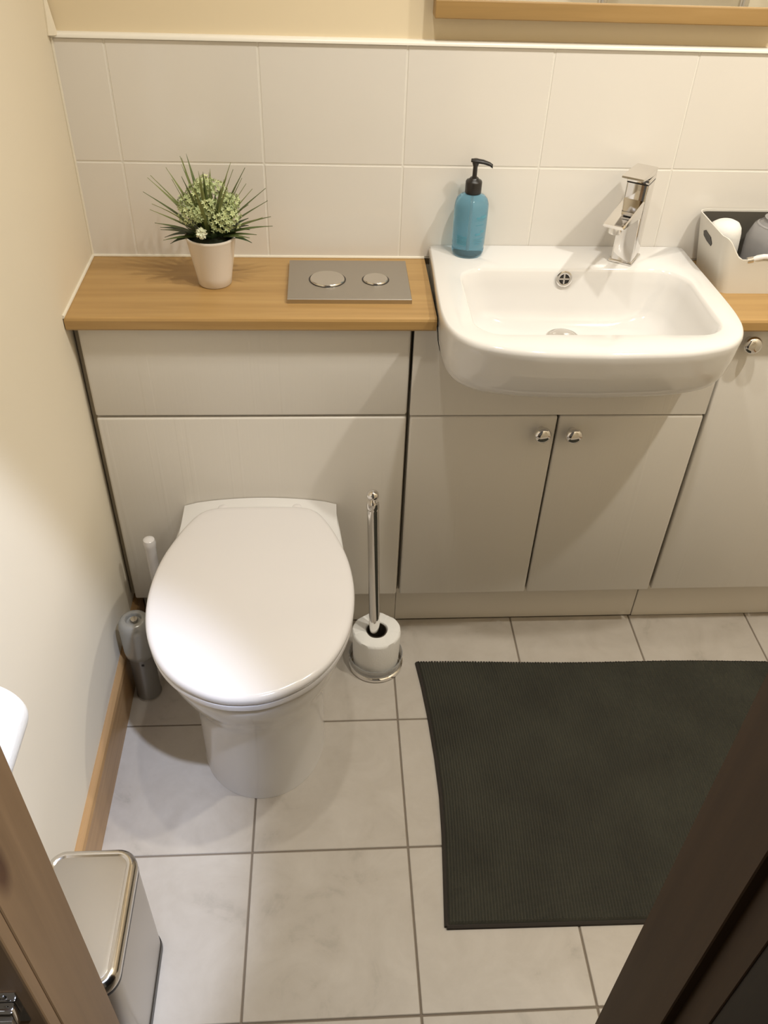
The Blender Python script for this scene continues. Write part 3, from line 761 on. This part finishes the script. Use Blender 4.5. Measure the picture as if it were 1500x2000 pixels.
def rollsec(n=64):
    pr2 = [(0.0235, 0.002), (0.0235, 0.096), (0.0255, 0.0985), (0.050, 0.0985), (0.0535, 0.096), (0.0545, 0.090), (0.0535, 0.05), (0.0525, 0.010), (0.052, 0.002), (0.050, 0.0)]
    V = []
    for r, z in pr2:
        ring_ = []
        for k in range(n):
            a = 2*PI*k/n
            q = 1+0.02*math.sin(3*a+0.5)+0.012*math.sin(5*a) if r < 0.03 else 1+0.006*math.sin(2*a+1)+0.004*math.sin(7*a+z*40)
            zz = z+(0.0016*math.sin(5*a)+0.001*math.sin(11*a) if 0.09 < z < 0.0984 and r > .04 else 0)
            ring_.append((r*q*math.cos(a), r*q*math.sin(a), zz))
        V.append(ring_)
    V.append(V[0]); return V
obj('tissue', loft(rollsec(), False, False), M_paper, fr, smooth=50)
obj('core', lathe([(0.0222, 0.002), (0.0228, 0.0965), (0.0212, 0.0965), (0.0205, 0.002)], 40, cap0=False, cap1=False), M_card, fr, smooth=50)

# ------------------------------------------------------------------ grey can and white brush left of the toilet
cn = thing('air_freshener_can', 'grey metallic aerosol can standing on the floor by the skirting', 'aerosol can', (0.0485, -0.1540, 0))
obj('can_body', lathe([(0.0, 0.0006), (0.0255, 0.0006), (0.0270, 0.002), (0.0270, 0.0045), (0.0260, 0.006), (0.0260, 0.134)], 40, cap0=False, cap1=True), M_can, cn, smooth=40)
obj('base_ring', lathe([(0.0272, 0.0012), (0.0278, 0.003), (0.0272, 0.005)], 40, cap0=False, cap1=False), M_chrome2, cn, smooth=50)
cp = obj('cap', lathe([(0.0262, 0.132), (0.0315, 0.138), (0.0328, 0.15), (0.0330, 0.215), (0.0320, 0.226), (0.0285, 0.2345), (0.0225, 0.2385), (0.0170, 0.2385), (0.0155, 0.2360), (0.0150, 0.230), (0.0, 0.229)], 40, cap0=True, cap1=False), M_cap, cn, smooth=50)
obj('nozzle', lathe([(0.0085, 0.229), (0.0085, 0.236), (0.007, 0.2385), (0.0, 0.2390)], 24, (0.001, 0.0, 0), True, False), M_chrome2, cp, smooth=50)
obj('badge', to_bm(box(0.004, 0.0095, -0.0268, -0.0255, 0.118, 0.1225)), M_black, cn)
tb = thing('toilet_brush', 'white toilet brush handle standing upright between can and toilet', 'toilet brush', (0.0800, -0.0430, 0))
obj('brush_pot', lathe([(0.0, 0.0006), (0.034, 0.0006), (0.038, 0.004), (0.036, 0.11), (0.0345, 0.113), (0.0335, 0.110), (0.0345, 0.010), (0.0, 0.010)], 36, cap0=False, cap1=False), M_seat, tb, smooth=40)
obj('brush_head', lathe([(0.018, 0.012), (0.030, 0.02), (0.031, 0.085), (0.018, 0.095)], 24), M_seat, tb, smooth=40)
obj('brush_handle', lathe([(0.0075, 0.09), (0.0075, 0.12), (0.0105, 0.18), (0.0118, 0.335), (0.0130, 0.342), (0.0132, 0.350), (0.0115, 0.357), (0.006, 0.3605), (0.0, 0.361)], 28, cap1=False), M_seat, tb, smooth=40)

# ------------------------------------------------------------------ pedal bin
bn = thing('pedal_bin', 'slim steel pedal bin with rounded corners beside the left door jamb', 'bin', (0.0865, -0.7950, 0))
BW, BD, BH = 0.068, 0.104, 0.272
def bring(d, z, r=0.030): return rrect(-BW+d, BW-d, -BD+d, BD-d, max(r-d, 0.004), z, 10)
obj('base', loft([bring(-0.002, 0.0005), bring(-0.0025, 0.004), bring(-0.0015, 0.016), bring(0.001, 0.018)]), M_black, bn, smooth=40)
obj('bin_body', loft([bring(0.0005, 0.014), bring(0.0, 0.018), bring(0.0, BH)]), M_steel, bn, smooth=40)
obj('rim_band', loft([bring(-0.0008, BH-0.004), bring(-0.0012, BH), bring(-0.0008, BH+0.004)]), M_black, bn, smooth=40)
ld = obj('lid', loft([bring(-0.001, BH+0.004), bring(-0.0015, BH+0.010), bring(-0.0005, BH+0.018), bring(0.003, BH+0.0245), bring(0.008, BH+0.0275), bring(0.0115, BH+0.0268), bring(0.0135, BH+0.0250)]), M_chrome2, bn, smooth=50)
obj('lid_panel', loft([bring(0.0135, BH+0.0235), bring(0.0140, BH+0.0255), bring(0.02, BH+0.0262)]), M_steel, ld, smooth=40)
obj('pedal', box(-0.020, 0.020, -BD-0.022, -BD+0.002, 0.004, 0.010, 0.002, 2), M_black, bn, smooth=40)

# ------------------------------------------------------------------ wall toilet roll and holder (left wall, by the door)
wr = thing('toilet_roll', 'white toilet roll hanging on the left wall near the door', 'toilet roll', (0.0560, -0.7640, 0.7440))
def wrl(n=48):
    pr2 = [(0.021, 0.0), (0.049, 0.0), (0.0515, 0.0025), (0.0525, 0.008), (0.0525, 0.092), (0.0515, 0.0975), (0.049, 0.100), (0.021, 0.100)]
    V = [[(r*math.cos(2*PI*k/n), -z, r*math.sin(2*PI*k/n)) for k in range(n)] for r, z in pr2]; V.append(V[0]); return V
obj('tissue', loft(wrl(), False, False), M_paper, wr, smooth=40)
wh = thing('toilet_roll_holder', 'chrome wall holder carrying the toilet roll by the door', 'roll holder', (0.0, -0.814, 0.7440))
obj('spindle', tube([(0.056, 0.055, 0.0), (0.056, -0.058, 0.0)], 0.009, 14), M_chrome2, wh, smooth=50)
obj('arm', tube([(0.003, -0.0555, 0.01), (0.03, -0.0585, 0.008), (0.056, -0.0585, 0.0)], 0.005, 10), M_chrome2, wh, smooth=50)
rs_ = obj('wall_rose', lathe([(0.022, 0.0003), (0.022, 0.005), (0.017, 0.008)], 28), M_chrome2, wh, smooth=50)
rs_.matrix_basis = Matrix.Translation((0, -0.0555, 0.01)) @ Matrix.Rotation(PI/2, 4, 'Y')

# ------------------------------------------------------------------ bath mat
def left_edge(y):
    P = [(-0.090, 0.6540), (-0.16, 0.6620), (-0.249, 0.6690), (-0.35, 0.6735), (-0.438, 0.6745), (-0.52, 0.6710), (-0.599, 0.6650), (-0.705, 0.6565)]
    for i in range(len(P)-1):
        if P[i][0] >= y >= P[i+1][0]:
            t = (P[i][0]-y)/(P[i][0]-P[i+1][0]); return P[i][1]*(1-t)+P[i+1][1]*t
    return P[0][1] if y > -0.09 else P[-1][1]
ru = thing('bath_mat', 'dark charcoal ribbed cotton bath mat on the tiled floor', 'rug', (1.075, -0.40, 0))
def rug_pt(u, v):
    """u across 0..1, v from back 0 to front 1"""
    y = -0.092-0.020*u + v*(-0.7010-0.010*u+0.092+0.020*u)
    xl = left_edge(-0.092+v*(-0.609)); xr = 1.486+0.004*math.sin(v*5)
    y += 0.0022*math.sin(u*9+1)*(1-v)
    return xl+(xr-xl)*u-1.075, y+0.40
NU, NV = 280, 206; V = []; Fc = []
rg = random.Random(3)
for j in range(NV+1):
    for i in range(NU+1):
        x, y = rug_pt(i/NU, j/NV)
        edge = min(i, NU-i, j, NV-j)
        z = 0.0085+(0.0030 if (i % 2 == 0) else 0.0)*(0.9+rg.random()*0.3)+(0.0012 if (j % 2 == 0) else 0.0)+0.0006*math.sin(x*14)*math.sin(y*11)
        if edge == 0: z = 0.0008
        elif edge == 1: z *= 0.75
        V.append((x, y, z))
for j in range(NV):
    for i in range(NU):
        a = j*(NU+1)+i; Fc.append((a, a+1, a+NU+2, a+NU+1))
pile = obj('pile', (V, Fc), M_rug, ru, smooth=True); pile['kind'] = 'stuff'
def hem(pts, h=0.0075, wd=0.0045):
    s = []
    for i, p in enumerate(pts):
        a = Vector(pts[max(i-1, 0)]); b_ = Vector(pts[min(i+1, len(pts)-1)]); t = (b_-a).normalized(); nn = Vector((-t.y, t.x, 0))
        P = Vector((p[0], p[1], 0))
        s.append([tuple(P+nn*wd+Vector((0, 0, 0.0006))), tuple(P+nn*wd*0.8+Vector((0, 0, h*.7))), tuple(P+Vector((0, 0, h))), tuple(P-nn*wd*0.8+Vector((0, 0, h*.7))), tuple(P-nn*wd+Vector((0, 0, 0.0006)))])
    return loft(s)
obj('hem', hem([(*rug_pt(0, k/40), 0) for k in range(41)]), M_hem, ru, smooth=True)
obj('hem', hem([(*rug_pt(1, k/40), 0) for k in range(41)]), M_hem, ru, smooth=True)
obj('hem', hem([(*rug_pt(k/40, 1), 0) for k in range(41)]), M_hem, ru, smooth=True)
# short cut tufts along the back edge
V = []; Fc = []
nt = 130
for k in range(nt):
    x, y = rug_pt((k+0.5)/nt, 0); a = len(V); wd = 0.0019; o = rg.uniform(-.0004, .0004)
    V += [(x-wd+o, y-0.002, 0.001), (x+wd+o, y-0.002, 0.001), (x+wd*0.8+o, y+0.0045+rg.uniform(0, .0015), 0.0025), (x-wd*0.8+o, y+0.0045, 0.0025), (x-wd+o, y-0.002, 0.009), (x+wd+o, y-0.002, 0.009)]
    Fc += [(a, a+1, a+2, a+3), (a+4, a+5, a+2, a+3), (a, a+3, a+4), (a+1, a+2, a+5), (a, a+1, a+5, a+4)]
fg = obj('fringe', (V, Fc), M_hem, ru); fg['kind'] = 'stuff'

# ------------------------------------------------------------------ light fittings
for (lx, ly), wt in DOWN:
    d_ = thing('ceiling_downlight', {0.48: 'chrome ceiling downlight above the toilet', 0.95: 'chrome ceiling downlight above the washbasin', 1.52: 'chrome ceiling downlight above the side cabinet'}[lx], 'ceiling light', (lx, ly, CEIL), 0, 'ceiling downlights')
    obj('bezel', lathe([(0.042, -0.0005), (0.042, -0.004), (0.032, -0.007), (0.030, -0.004), (0.030, -0.0005)], 36, cap0=False, cap1=False), M_chrome2, d_, smooth=40)
